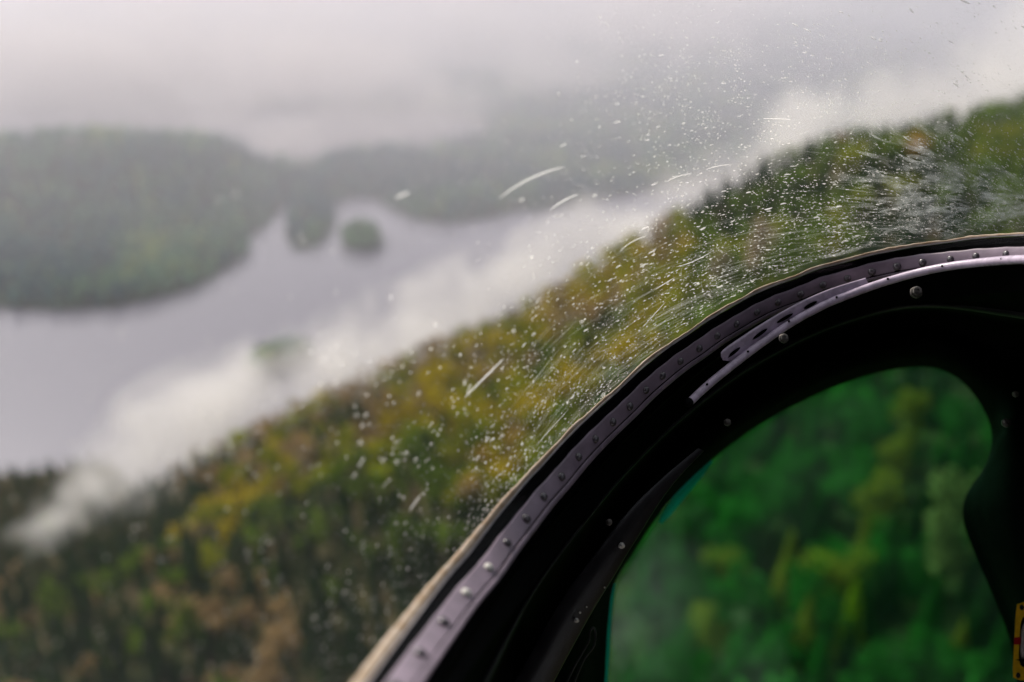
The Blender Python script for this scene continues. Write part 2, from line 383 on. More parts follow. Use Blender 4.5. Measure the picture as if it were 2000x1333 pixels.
sp_ = 6.6
ax = np.arange(-420, 520, sp_); ay = np.arange(70, 640, sp_)
TX, TY = np.meshgrid(ax, ay); TX = (TX + rng.uniform(-.48, .48, TX.shape) * sp_).ravel(); TY = (TY + rng.uniform(-.48, .48, TY.shape) * sp_).ravel()
TZ = h_near(TX, TY)
ok = (TZ > .6) & (TY < yr(TX) + 45 + 200 * (TZ < 6))
TX, TY, TZ = TX[ok], TY[ok], TZ[ok]
px, py, dd = project(np.stack([TX, TY, TZ + 8], 1))
ok = (px > -350) & (px < 2300) & (py > -100) & (py < 1650) & (dd > 20)
TX, TY, TZ, px, py, dd = [a[ok] for a in (TX, TY, TZ, px, py, dd)]
# clearings
gap = vnoise(TX / 28, TY / 28, 21) + .5 * vnoise(TX / 12, TY / 12, 22)
ok = gap > -.85
TX, TY, TZ, px, py, dd = [a[ok] for a in (TX, TY, TZ, px, py, dd)]
nT = len(TX)
n1 = .8 * vnoise(TX / 36, TY / 36, 31) + .6 * vnoise(TX / 12, TY / 12, 32); n2 = .8 * vnoise(TX / 30, TY / 30, 41) + .7 * vnoise(TX / 10, TY / 10, 42)
in_chin = inside(px, py, chin_px) | ((px > 1180) & (py > 640 + (2000 - px) * .1))
ridge_s = yr(TX) - TY
cols = []; kinds = []
for i in range(nT):
    a = n1[i] + rng.normal() * .25; b_ = n2[i] + rng.normal() * .25; X_, Y_ = px[i], py[i]
    if in_chin[i]:
        c = 'amber' if a > 1.3 else ('lime' if a > 1.15 else ('emerald' if b_ > (.1 if X_ > 1700 and Y_ > 950 else -.3) else 'dark'))
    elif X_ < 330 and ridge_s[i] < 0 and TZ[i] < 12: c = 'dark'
    elif X_ > 1350: c = 'dark' if a < .15 else ('green' if b_ < .5 else ('lime' if b_ < 1.25 else 'orange'))
    elif X_ + rng.normal() * 90 < 380: c = 'dark' if a < .6 else ('brown' if b_ > .2 else 'green')  # vignette of the lower left corner put into darker tree colours, next branch too
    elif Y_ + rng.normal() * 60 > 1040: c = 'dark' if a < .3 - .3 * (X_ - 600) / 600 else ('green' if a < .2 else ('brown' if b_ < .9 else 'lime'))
    else:
        rdg = ridge_s[i] < 60
        if a < -.55: c = 'dark'
        elif a < -.05: c = 'green' if not rdg else 'brown'
        elif a < .4: c = 'lime' if b_ < .4 else ('grey' if rdg else 'green')
        else: c = 'gold' if b_ < .45 else ('brown' if rdg else ('orange' if rng.random() < .3 else 'lime'))
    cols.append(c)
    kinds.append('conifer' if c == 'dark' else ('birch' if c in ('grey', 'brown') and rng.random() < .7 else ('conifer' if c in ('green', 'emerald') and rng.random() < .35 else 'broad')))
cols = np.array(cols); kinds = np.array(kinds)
TH = rng.uniform(9, 16, nT) * np.where(ridge_s < 25, .85, 1.0) * np.where(in_chin, 1.15, 1)
TH = np.where(TZ < 6, np.minimum(TH, 10), TH)

# trees that can be told apart: placed one by one (foot in the photo's directions, on the hill)
def on_hill(x, y):
    r = rays(x, y); t = 60.
    for _ in range(4000):
        P = C0 + r * t
        if P[2] < h_near(P[0], P[1]): break
        t += .5
    return P
special = [(1700, 1085, 22, 'birch', 'amber', 'golden tree at the foot of the leaning pale tree line in the chin window'),
           (1716, 1035, 17, 'birch', 'amber', 'second amber tree just above the foot of the leaning pale tree line'),
           (1732, 985, 17, 'birch', 'amber', 'golden tree halfway up the leaning pale tree line in the chin window'),
           (1750, 935, 16, 'birch', 'amber', 'second golden tree from the top of the leaning pale tree line'),
           (1768, 885, 19, 'birch', 'amber', 'pale topmost tree of the leaning tree line below the chin window arch'),
           (1835, 1160, 27, 'birch', 'brown', 'tall pinkish brown tree beside the bulge of the chin window edge'),
           (1415, 1200, 16, 'broad', 'amber', 'golden crowned tree in the middle of the chin window view'),
           (1530, 1180, 17, 'conifer', 'amber', 'golden green tree between two golden trees seen in the chin window'),
           (1625, 1215, 18, 'broad', 'amber', 'wide golden tree below the tall narrow one in the chin window'),
           (1650, 1290, 17, 'conifer', 'gold', 'bright yellow tree low in the chin window'),
           (1440, 1290, 15, 'birch', 'grey', 'pale twiggy tree low in the chin window view'),
           (1385, 1310, 16, 'broad', 'orange', 'orange brown tree close to the green pane lower part'),
           (1560, 1330, 18, 'conifer', 'amber', 'golden tree lowest in the chin window view'),
           (1860, 1330, 12, 'conifer', 'amber', 'small dull brown tree in the dark lower corner of the chin window'),
           (1480, 560, 26, 'birch', 'grey', 'tall pale bare tree on the upper slope just above the riveted frame'),
           (1408, 585, 24, 'birch', 'grey', 'pale slender bare tree just above the frame beside a taller one'),
           (1785, 340, 20, 'broad', 'orange', 'rusty orange tree standing alone on the dark ridge under the fog')]
for (x, y, h, k, c, lab) in special[:5]:
    P = on_hill(x, y); near_ = np.hypot(TX - P[0], TY - P[1]) < 6.5; TH[near_] *= .35
prj_r = TH / dd
vis_win = inside(px, py, frame_poly) & (px > -20) & (px < 2020) & (py > -20) & (py < 1353) & (ridge_s > -25)
vis_chin = inside(px, py, chin_px) & (py < 1370)
rank = np.where(vis_win | vis_chin, prj_r, -1)
single = set(np.argsort(-rank)[:300 - len(special)].tolist())
def region(x, y, chin):
    if chin:
        return ('high' if y < 900 else ('midway' if y < 1110 else 'low')) + ' in the green chin window ' + ('beside the inner beam' if x < 1400 else ('at the middle' if x < 1720 else 'towards its bulging edge'))
    return ('just above the riveted frame' if y > 1150 - (x - 850) * .85 else 'on the slope beyond the windscreen drops') + (' near the lower corner' if x < 500 else (' along the middle slope' if x < 1300 else ' on the upper slope'))
def add_tree(P, h, kind, c, rot, label, j):
    e = empty({'conifer': 'conifer_tree', 'broad': 'broadleaf_tree', 'birch': 'birch_tree'}[kind], P); e.rotation_euler = (0, 0, rot); e.scale = (h, h, h)
    tag(e, label, 'tree', 'trees on the near hillside')
    a = link('crown', NEARV[kind][j % 3], None, e, False)
    cc = np.array(PAL[c]) * (.8 + .4 * rnd.random()); a.color = (*cc, 1)
    link('trunk', TR[kind], None, e, False)
KN = {'conifer': 'conifer', 'broad': 'broadleaf tree', 'birch': 'slender tree'}
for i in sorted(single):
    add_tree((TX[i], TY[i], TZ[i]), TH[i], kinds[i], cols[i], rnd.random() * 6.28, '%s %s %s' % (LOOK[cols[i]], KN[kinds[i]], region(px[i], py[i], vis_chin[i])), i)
for j, (x, y, h, k, c, lab) in enumerate(special):
    P = on_hill(x, y); add_tree((P[0], P[1], float(h_near(P[0], P[1]))), h, k, c, j * 1.3, lab, j)

def mass(name, pts, hs_, ks, tints, lib, seed):
    r = np.random.default_rng(seed); VV = []; TT = []
    rot = r.random(len(pts)) * 6.283; var = r.integers(0, 5, len(pts))
    ks = np.asarray(ks)
    for k in KINDS:
        for v in range(5):
            idx = np.nonzero((ks == k) & (var == v))[0]
            if not len(idx): continue
            B = lib[k][v]; c, s = np.cos(rot[idx]), np.sin(rot[idx]); h = hs_[idx]
            x = (B[None, :, 0] * c[:, None] - B[None, :, 1] * s[:, None]) * h[:, None] + pts[idx, 0][:, None]
            y = (B[None, :, 0] * s[:, None] + B[None, :, 1] * c[:, None]) * h[:, None] + pts[idx, 1][:, None]
            z = B[None, :, 2] * h[:, None] + pts[idx, 2][:, None]
            VV.append(np.stack([x, y, z], -1).reshape(-1, 3)); TT.append(np.repeat(tints[idx], len(B), axis=0))
    V = np.concatenate(VV); T = np.concatenate(TT)
    me = mesh(name, V, quadfaces(len(V)))
    at = me.attributes.new('tint', 'FLOAT_COLOR', 'POINT'); at.data.foreach_set('color', np.c_[T, np.ones(len(T))].astype(np.float32).ravel())
    o = link(name, me, M_leafs, None, False); return o
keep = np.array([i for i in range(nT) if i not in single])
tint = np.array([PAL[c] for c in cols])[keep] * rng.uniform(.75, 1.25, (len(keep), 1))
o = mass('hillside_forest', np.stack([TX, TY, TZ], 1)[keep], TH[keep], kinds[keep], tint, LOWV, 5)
tag(o, 'mixed green and autumn forest covering the near hillside behind single trees', 'forest', kind='stuff')
# far woods
def scatter_far(n, x0, x1, y0, y1, grow):
    y = y0 * (y1 / y0) ** rng.random(n); x = rng.uniform(-1, 1, n) * (y * .62 + 80); z = h_far(x, y); k = z > .35
    return np.stack([x, y, z], 1)[k]
P = scatter_far(42000, 0, 0, 600, 4200, 1)
ex, ey, ed = project(P); P = P[(ex > -200) & (ex < 2200) & (ey > -150)]
k1 = np.array([[min(c[0], 1e9), *c] for c in isl]).shape
def fill(poly, step):
    lo, hi = poly.min(0), poly.max(0); a, b2 = np.meshgrid(np.arange(lo[0], hi[0], step), np.arange(lo[1], hi[1], step)); a = a.ravel() + rng.uniform(-1, 1, a.size); b2 = b2.ravel() + rng.uniform(-1, 1, b2.size)
    m_ = inside(a, b2, poly); return np.stack([a[m_], b2[m_], h_far(a[m_], b2[m_])], 1)
P = np.vstack([P, fill(isl, 4.5), fill(isl2, 4.0)])
far_d = np.hypot(P[:, 0], P[:, 1]); hh = rng.uniform(8, 17, len(P)) * (1 + np.clip((far_d - 1200) / 2500, 0, 1.2))
q = vnoise(P[:, 0] / 70, P[:, 1] / 110, 55) + .6 * vnoise(P[:, 0] / 30, P[:, 1] / 45, 56) + rng.normal(size=len(P)) * .4
pal = np.array([(.06, .15, .15), (.16, .30, .17), (.36, .44, .16)])
tint = pal[np.clip((q + 1.1).astype(int), 0, 2)] * rng.uniform(.8, 1.3, (len(P), 1))
on_isl = (P[:, 1] < 1150) & (seg_dist(P[:, 0], P[:, 1], isl) < 40); tint[on_isl] = np.array([.16, .30, .12]) * rng.uniform(.6, 1.3, (on_isl.sum(), 1))
ks = np.where(rng.random(len(P)) < .5, 'conifer', 'broad')
o = mass('far_forest', P, hh, ks, tint, TINY, 6); tag(o, 'hazy grey green forest covering the far shore and islets of the lake', 'forest', kind='stuff')

# ------------------------------------------------------------------ haze and mist
def box(name, lo, hi, m):
    x0, y0, z0 = lo; x1, y1, z1 = hi
    V = [(x0, y0, z0), (x1, y0, z0), (x1, y1, z0), (x0, y1, z0), (x0, y0, z1), (x1, y0, z1), (x1, y1, z1), (x0, y1, z1)]
    return link(name, mesh(name, V, [(0, 3, 2, 1), (4, 5, 6, 7), (0, 1, 5, 4), (1, 2, 6, 5), (2, 3, 7, 6), (3, 0, 4, 7)]), m, smooth=False)
m, nt = mat('valley_mist'); L = nt.links.new
tc = N(nt, 'TexCoord'); ln = N(nt, 'VectorMath', operation='LENGTH'); L(tc.outputs['Object'], ln.inputs[0])
mr = N(nt, 'MapRange'); mr.inputs['From Min'].default_value = .80; mr.inputs['From Max'].default_value = 1; mr.inputs['To Min'].default_value = .0009; mr.inputs['To Max'].default_value = 0; L(ln.outputs['Value'], mr.inputs['Value'])
v = N(nt, 'VolumePrincipled'); v.inputs['Color'].default_value = (.93, .915, .985, 1); v.inputs['Anisotropy'].default_value = .2; L(mr.outputs[0], v.inputs['Density'])
o = N(nt, 'OutputMaterial'); L(v.outputs[0], o.inputs['Volume']); M_valley = m
tag(box('haze', (-9500, -1600, -10), (9500, 9500, 330), M_haze), 'pale blue haze filling the valley air', 'haze', kind='stuff')
def sphere_mesh(name, nu=24, nv=16):
    th = np.linspace(0, np.pi, nv); ph = np.linspace(0, 2 * np.pi, nu + 1)[:-1]
    V = [(0, 0, 1)] + [(math.sin(t) * math.cos(p), math.sin(t) * math.sin(p), math.cos(t)) for t in th[1:-1] for p in ph] + [(0, 0, -1)]
    Fc = [];  tri = []
    for i in range(nv - 3):
        for j in range(nu):
            a = 1 + i * nu + j; b2 = 1 + i * nu + (j + 1) % nu; Fc.append((a, a + nu, b2 + nu, b2))
    me = bpy.data.meshes.new(name)
    caps = [(0, 1 + j, 1 + (j + 1) % nu) for j in range(nu)] + [(len(V) - 1, 1 + (nv - 3) * nu + (j + 1) % nu, 1 + (nv - 3) * nu + j) for j in range(nu)]
    me.from_pydata(V, [], Fc + caps); me.update(); return me
sph = sphere_mesh('mist_puff')
fogs = [  # px, py, distance along the view axis, half sizes in px-widths (along, up), depth half size m, tilt deg, far?
    (340, 835, 520, 250, 120, 90, 27, 0), (230, 920, 470, 190, 85, 60, 32, 0), (110, 1010, 430, 130, 50, 40, 25, 0),
    (640, 742, 560, 330, 122, 120, 24, 0), (480, 775, 560, 250, 80, 90, 22, 0), (900, 615, 600, 330, 100, 120, 25, 0), (1180, 482, 640, 330, 74, 130, 22, 0),
    (1400, 380, 660, 240, 66, 120, 20, 0), (1580, 262, 700, 190, 75, 110, 42, 0), (1720, 190, 720, 120, 60, 110, 20, 0),
    (1800, 228, 700, 130, 42, 110, 10, 0), (1960, 130, 740, 150, 105, 120, 40, 0), (2090, 90, 800, 220, 130, 140, 40, 0),
    (300, 160, 1700, 800, 130, 260, -4, 1), (120, 100, 1900, 800, 140, 400, 0, 1), (750, 130, 2300, 1000, 130, 500, 0, 1), (760, 262, 1560, 300, 60, 140, -2, 1), (560, 285, 1420, 170, 60, 90, 6, 1), (400, 245, 1300, 150, 45, 60, 4, 1),
    (700, 20, 3000, 1100, 120, 700, 0, 1), (1300, 30, 2600, 380, 70, 400, 8, 1)]
e = link('valley_mist', sph.copy(), M_valley); e.location = (-700, 2150, 60); e.scale = (2900, 1600, 420)
tag(e, 'lavender grey mist lying over the whole lake valley', 'mist', kind='stuff')
for k, (x, y, d, sx, sy, sz, tl, far) in enumerate(fogs):
    thin = 6 <= k <= 12
    e = link('mist', sph.copy(), None); e.data.materials.append(M_fog_far if far else (M_fog_thin if thin else M_fog))
    e.location = at_depth(float(x), float(y), float(d)); e.scale = (sx * d / F, sz, sy * d / F)
    e.rotation_euler = (0, -R(tl), 0)
    tag(e, 'drifting white mist bank', 'mist', kind='stuff')

# ------------------------------------------------------------------ cockpit: everything lives on one bubble surface
ctrl = np.array([(820, 1278, 1.86), (954, 1110, 1.52), (1096, 932, 1.27), (1300, 730, 1.13), (1519, 591, 1.10), (1703, 531, 1.13), (1966, 497, 1.24),
                 (0, 0, 2.1), (0, 600, 2.25), (0, 1333, 2.5), (500, 1333, 2.2), (1000, 0, 1.55), (2000, 0, 1.2), (1300, 300, 1.3), (700, 600, 1.75), (2000, 300, 1.18)])
def basis(x, y):
    x = np.asarray(x, float) / 1000 - 1; y = np.asarray(y, float) / 1000 - .667
    return np.stack([np.ones_like(x), x, y, x * x, x * y, y * y, x ** 3, x * x * y, x * y * y, y ** 3], -1)
coef = np.linalg.lstsq(basis(ctrl[:, 0], ctrl[:, 1]), ctrl[:, 2], rcond=None)[0]
def W(x, y): return np.clip(basis(x, y) @ coef, .95, 3.2)
def on_glass(x, y, toward=0.):
    """point of the bubble seen in direction x, y; toward = metres nearer to the pilot"""
    return at_depth(x, y, 1 / W(x, y) - toward)
cock = empty('helicopter_cockpit', tuple(at_depth(1300., 900., .9)))
tag(cock, 'dark helicopter cockpit frame with riveted mauve strip, clear windscreen and green chin window', 'helicopter')
INV = Matrix.Translation(-Vector(cock.location))
def part(name, V, Fc, m, parent=None, smooth=True, off=True):
    V = np.asarray(V, float) - np.array(cock.location)
    return link(name, mesh(name, V, Fc), m, parent or cock, smooth)
# windscreen
gx = np.linspace(-500, 2500, 70); gy = np.linspace(-450, 1750, 55)
GX, GY = np.meshgrid(gx, gy, indexing='ij')
ext = spline(riv_ext, 400)
# pull grid rows that would fall under the frame onto the frame edge
lim = np.interp(GX, ext[:, 0], ext[:, 1] - 22, left=1800)
GYc = np.minimum(GY, np.maximum(lim, -400))
t = (GY - gy[0]) / (gy[-1] - gy[0]); GYc = gy[0] + t * (np.minimum(lim, 1750) - gy[0])
A = on_glass(GX, GYc, 0.0).reshape(-1, 3); B = on_glass(GX, GYc, -.003).reshape(-1, 3)
n = len(A); f1 = grid_faces(70, 55)
part('windscreen', A, f1, M_glass)
me = cock.children[-1].data; at = me.attributes.new('grime', 'FLOAT', 'POINT')
at.data.foreach_set('value', np.clip((GX.ravel() - 900) / 1100, .1, 1).astype(np.float32))

# unseen cabin shell behind the pilot, added to block light and pane reflections
nu_, nv_ = 48, 20
V = []
for i in range(nu_):
    ph = 2 * math.pi * i / nu_
    for j in range(nv_):
        t_a = R(98 + 81.9 * j / (nv_ - 1))
        d_ = math.cos(t_a) * FW + math.sin(t_a) * (math.cos(ph) * RT * 1.0 + math.sin(ph) * UP * .9)
        V.append(C0 - FW * .05 + d_ * 1.05)
V = np.array(V); Fc = np.array([(i * nv_ + j, ((i + 1) % nu_) * nv_ + j, ((i + 1) % nu_) * nv_ + j + 1, i * nv_ + j + 1) for i in range(nu_) for j in range(nv_ - 1)])
part('cabin_light_blocker', V, Fc, M_black)
NS = 420
cen = spline(riv_ext, NS)
tan = np.gradient(cen, axis=0)
ker = np.ones(15) / 15
tan = np.stack([np.convolve(np.pad(tan[:, k], 7, mode='edge'), ker, mode='valid') for k in range(2)], 1)
tan /= np.linalg.norm(tan, axis=1)[:, None]
nor = np.stack([tan[:, 1], -tan[:, 0]], 1)     # towards the upper left (outside)
ST = [600, 820, 956, 1096, 1228, 1400, 1600, 1752, 1966, 2160]
def off(vals):
    v = np.interp(cen[:, 0], ST, vals); return np.convolve(np.pad(v, 20, mode='edge'), np.ones(41) / 41, mode='valid')
O = {'tan_out': off([82, 72, 66, 54, 44.5, 41, 39, 37, 43, 45]), 'tan_in': off([52, 49, 50, 44, 38.5, 36, 34, 33, 37, 38]),
     'st_out': off([24, 23, 22, 19, 16.5, 15, 15.5, 17.5, 14, 14]), 'seam': -off([27, 22, 18, 15, 12.5, 11, 10, 9, 8, 8]), 'st_in': -off([48, 38, 31, 27, 24, 22, 19, 16, 14, 14])}
def edge(o_, wob=0, seed=1):
    o2 = O[o_] if isinstance(o_, str) else o_
    if wob: o2 = o2 + wob * (vnoise(np.arange(NS) / 9., np.zeros(NS), seed) + .5 * vnoise(np.arange(NS) / 3., np.zeros(NS), seed + 1))
    return cen + nor * o2[:, None]
def loft(name, rings, m, parent=None, closed=False):
    V = np.stack(rings, 1).reshape(-1, 3)
    return part(name, V, grid_faces(len(rings[0]), len(rings), closed), m, parent)
def ring(c2, toward): return on_glass(c2[:, 0], c2[:, 1], toward)
# sealant bead
a0, a1 = edge('tan_out', 1.6, 3), edge('tan_in', .5, 5)
mid = (a0 + a1) / 2; q1 = a0 * .72 + a1 * .28; q2 = a0 * .3 + a1 * .7
loft('edge_seal', [ring(a0, 0), ring(q1, .0028), ring(mid, .0024), ring(q2, .003), ring(a1, .001), ring(a1, -.004), ring(a0, -.004)], M_seal, closed=True)
b0 = edge('tan_in', .5, 5); b1 = edge(O['tan_in'] - off([4, 3.5, 3.5, 3, 3, 2.5, 2.2, 2, 2, 2]), .5, 9)
loft('seal_lip', [ring(b0 + nor * .4, .0016), ring((b0 + b1) / 2, .0024), ring(b1, .0014), ring(b1, -.003), ring(b0, -.003)], M_sealw, closed=True)
# black rubber channel
c0, c1 = edge(O['tan_in'] - off([3] * 10)), edge(O['st_out'] - 2)
loft('rubber_channel', [ring(c0, .001), ring(c0 * .7 + c1 * .3, -.002), ring(c0 * .3 + c1 * .7, -.004), ring(c1, -.003), ring(c1, -.012), ring(c0, -.012)], M_rubber, closed=True)
# riveted strip: outer leaf with a faint swelling at each rivet, then the lapped inner leaf
wv = np.zeros(NS)
for (rx, ry) in rivets: wv += 1.0 * np.exp(-((cen[:, 0] - rx) ** 2 + (cen[:, 1] - ry) ** 2) / 12. ** 2)
s0 = cen + nor * (O['st_out'] + wv - .6)[:, None]; s1 = edge('seam')
T0 = .004
loft('riveted_strip', [ring(s0, T0 - .006), ring(s0, T0 - .0008), ring(s0 - nor * 1.6, T0), ring(s0 * .85 + s1 * .15, T0 + .0003), ring(s0 * .5 + s1 * .5, T0 + .0005), ring(s0 * .1 + s1 * .9, T0 + .0003), ring(s1 + nor * .5, T0 + .0001), ring(s1, T0 - .0004), ring(s1, T0 - .006)], M_strip, closed=True)
s2 = edge('seam'); s3 = edge('st_in')
loft('lapped_strip', [ring(s2 - nor * 2.1, T0 - .006), ring(s2 - nor * 2.1, T0 - .0002), ring(s2 - nor * 2.7, T0 + .0004), ring(s2 - nor * 3.6, T0 + .0005), ring(s2 * .4 + s3 * .6, T0 + .0004), ring(s3 + nor * 2.5, T0 - .0001), ring(s3 + nor * 1., T0 - .0006), ring(s3, T0 - .0025), ring(s3, T0 - .008)], M_strip, closed=True)
# backing plate under the strip
g0 = cen + nor * (O['seam'] * 0 + O['st_out'] * .5)[:, None]; g1 = cen + nor * (O['st_in'] - 60)[:, None]
loft('backing_plate', [ring(g0, -.006), ring(g1, -.03)], M_black)
# rivets
def dome(nu=16):
    prof = [(1.42, -.3), (1.42, .05), (1.02, .06), (1.0, .1), (.97, .3), (.84, .55), (.6, .72), (.32, .80), (.12, .82)]
    V = [(r * math.cos(2 * math.pi * i / nu), r * math.sin(2 * math.pi * i / nu), z) for r, z in prof for i in range(nu)]
    Fc = [tuple(x) for x in grid_faces(len(prof), nu, True)]
    me = bpy.data.meshes.new('rivet'); me.from_pydata(V, [], Fc + [tuple(range((len(prof) - 1) * nu, len(prof) * nu))]); me.update(); me.materials.append(M_rivet); me.materials.append(M_rubber)
    for i in range(3 * nu): me.polygons[i].material_index = 1  # flat ring round the head is black: contact shade put into the colour
    me.polygons.foreach_set('use_smooth', [True] * len(me.polygons)); return me
rv = dome()
def frame_at(x, y, toward):
    """position and matrix whose Z looks off the bubble surface to the pilot"""
    P = on_glass(np.array(x, float), np.array(y, float), toward)
    du = on_glass(np.array(x + 4.), np.array(float(y)), toward) - P; dv = on_glass(np.array(float(x)), np.array(y + 4.), toward) - P
    n_ = np.cross(du, dv); n_ /= np.linalg.norm(n_)
    if n_ @ (C0 - P) < 0: n_ = -n_
    u_ = du / np.linalg.norm(du); v_ = np.cross(n_, u_)
    return P, Matrix(np.column_stack([u_, v_, n_]).tolist()).to_4x4()
rv2 = rv.copy(); rv2.materials[0] = M_bright
strip = [c for c in cock.children if c.name.startswith('riveted_strip')][0]
for k, (x, y) in enumerate(rivets + riv_ext[:4] + riv_ext[-3:]):
    o = link('rivet', rv2 if k in (2, 3) else rv, None, strip, False)
    if k in (2, 3): o['label'] = 'rivet with a worn bright head'
    P, Mx = frame_at(x, y, T0)
    o.matrix_local = Matrix.Translation(Vector(P) - Vector(cock.location)) @ Mx @ Matrix.Scale((.0035) * rnd.uniform(.94, 1.06), 4)

# inner black structure between the strip and the chin window
def DC(x, y):    # depth of the chin window plane
    return 1.12 + .00010 * (np.asarray(x) - 1300) - .0001 * (np.asarray(y) - 900)
NP = 260
po = [(700, 1560), (790, 1440), (858, 1330), (905, 1262), (960, 1180), (1020, 1095), (1090, 1010), (1160, 925), (1240, 840), (1320, 765), (1400, 700), (1480, 648), (1560, 605), (1640, 573), (1720, 548),
      (1800, 533), (1880, 524), (1960, 516), (2050, 512), (2140, 515), (2260, 600), (2300, 720), (2300, 850), (2300, 960), (2300, 1060), (2300, 1180), (2300, 1280), (2300, 1400), (2300, 1600)]
pi_ = [(1170, 1600)] + chin_px[1:-1] + [(1992, 1600)]
assert len(po) == len(pi_), (len(po), len(pi_))
PO = resample(spline(po, 900), NP) * 0 + spline(po, NP); PI = spline(pi_, NP)
def mixr(t, depth_fn):
    c = PO * (1 - t) + PI * t; return at_depth(c[:, 0], c[:, 1], depth_fn(c))
dO = lambda c: 1 / W(c[:, 0], c[:, 1]) 
def dm(t, k): return lambda c: (1 / W(PO[:, 0].clip(600, 2160), PO[:, 1].clip(400, 1400))) * (1 - t) + DC(c[:, 0], c[:, 1]) * t + k
POi = PO + 0
rings = [at_depth(PO[:, 0], PO[:, 1], dm(0, .006)(PO)), mixr(.04, dm(.0, .03)), mixr(.30, dm(.15, .035)), mixr(.34, dm(.15, .05)), mixr(.36, dm(.4, .05)), mixr(.62, dm(.6, .03)), mixr(.64, dm(.62, .0)), mixr(.9, dm(.9, -.01)), mixr(.97, dm(1, -.008)), mixr(1.0, dm(1, 0)), mixr(1.0, dm(1, .02))]
loft('inner_panel', rings, M_black)
loft('ledge_highlight', [mixr(.290, dm(.15, .034)), mixr(.300, dm(.15, .031)), mixr(.318, dm(.15, .031)), mixr(.33, dm(.15, .04))], M_black2)  # lighter strip, the highlight of the ledge edge put into its colour
# satin beam down the left side of the opening
bl = spline([(955, 1420), (1003, 1333), (1045, 1258), (1090, 1180), (1140, 1110), (1190, 1045), (1236, 985), (1290, 925), (1345, 868)], 80)
br = spline([(1040, 1420), (1082, 1333), (1120, 1262), (1160, 1190), (1200, 1125), (1236, 1065), (1280, 1000), (1325, 945), (1385, 885)], 80)
w_ = np.clip((np.arange(80) - 52) / 27., 0, 1)[:, None] ** 1.5; bl = bl * (1 - .47 * w_) + br * .47 * w_; br = br * (1 - .47 * w_) + bl * .47 * w_
def bd(c, k): return at_depth(c[:, 0], c[:, 1], .80 + .00016 * (c[:, 0] - 1000) + k)
V = np.stack([bd(bl, .03), bd(bl, .001), bd(bl * .96 + br * .04, -.002), bd(bl * .5 + br * .5, -.0005), bd(bl * .05 + br * .95, -.002), bd(br, .001), bd(br, .03)], 1).reshape(-1, 3)
part('side_beam', V, grid_faces(80, 7, True), M_black2)
b3 = spline([(870, 1430), (938, 1333), (1000, 1225), (1050, 1150), (1110, 1060), (1170, 985)], 60)
def tube(name, pts, rad, m, parent=None, nseg=12, taper=None, cap=True):
    P = np.asarray(pts, float); T = np.gradient(P, axis=0); T /= np.linalg.norm(T, axis=1)[:, None]
    up = np.array([.13, .37, .92]); A_ = np.cross(T, up); A_ /= np.linalg.norm(A_, axis=1)[:, None]; B_ = np.cross(T, A_)
    rad = np.full(len(P), rad) if np.isscalar(rad) else np.asarray(rad)
    th = np.linspace(0, 2 * np.pi, nseg + 1)[:-1]
    V = P[:, None] + rad[:, None, None] * (A_[:, None] * np.cos(th)[None, :, None] + B_[:, None] * np.sin(th)[None, :, None])
    return part(name, V.reshape(-1, 3), grid_faces(len(P), nseg, True), m, parent)
tube('beam_flange', bd(b3, -.004), .0012, M_black2)
# wiring loop at the foot of the beam
lp = spline([(1110, 1380), (1122, 1333), (1140, 1290), (1160, 1262), (1163, 1235), (1158, 1226), (1152, 1236), (1150, 1252), (1138, 1275), (1118, 1310), (1095, 1360)], 70)
tube('wire_loop', bd(lp, -.003), .0009, M_black2, nseg=8)
# curved hand rail with black discs for small holes, and its slotted flange
rl = spline([(1346, 787), (1352, 781), (1379, 756), (1420, 722), (1480, 676), (1542, 633), (1590, 606), (1640, 583), (1735, 549), (1840, 523), (1960, 509), (2050, 507), (2150, 510), (2250, 516)], 200)
def rail3(c, k=0.): return at_depth(c[:, 0], c[:, 1], 1 / W(c[:, 0], c[:, 1] - 25) - .022 + k)
sr = np.r_[.35, .75, .95, np.ones(197)] * .0036
rail = tube('trim_rail', rail3(rl), sr, M_rail, nseg=16)
tube('rail_tip', rail3(spline([(1340, 792), (1343, 789), (1346, 786), (1350, 782)], 8)), np.array([.0008, .0028, .0036, .0039, .004, .0039, .0037, .003]), M_rubber, parent=rail, nseg=14)
def disc(name, x, y, r, m, d3, parent, elong=1., ang=0., thick=.0005, n=18):
    th = np.linspace(0, 2 * np.pi, n + 1)[:-1]
    u = np.cos(th) * r * elong; v = np.sin(th) * r
    ca, sa = math.cos(ang), math.sin(ang)
    X_ = x + u * ca + v * sa; Y_ = y - u * sa + v * ca
    V = np.concatenate([at_depth(X_, Y_, np.full(n, d3 - thick)), at_depth(X_, Y_, np.full(n, d3 + thick * 3)), at_depth(np.array([float(x)]), np.array([float(y)]), np.array([d3 - thick * 1.2]))])
    Fc = [(i, (i + 1) % n, n + (i + 1) % n, n + i) for i in range(n)]
    Fc += [(2 * n, (i + 1) % n, i, i) for i in range(n)]
    me = bpy.data.meshes.new(name); me.from_pydata((V - np.array(cock.location)).tolist(), [], [tuple(dict.fromkeys(f)) for f in Fc]); me.update()
    return link(name, me, m, parent, False)
def rdepth(x, y, k=0.): return float(1 / W(np.array(float(x)), np.array(float(y) - 25)) - .022 + k)
for x, y in [(1381, 751), (1461, 687), (1541, 628), (1634, 581), (1734, 545), (1840, 520), (1956, 506)]:
    disc('rail_hole_disc', x, y, 2.4, M_hole, rdepth(x, y, -.0038), rail)  # black disc in place of a hole, its inner shade put into colour
fo = spline([(1408, 696), (1412, 684), (1450, 657), (1500, 625), (1555, 594), (1620, 565), (1690, 543)], 60)
fi = spline([(1412, 704), (1440, 706), (1470, 684), (1520, 648), (1570, 615), (1630, 587), (1700, 560)], 60)
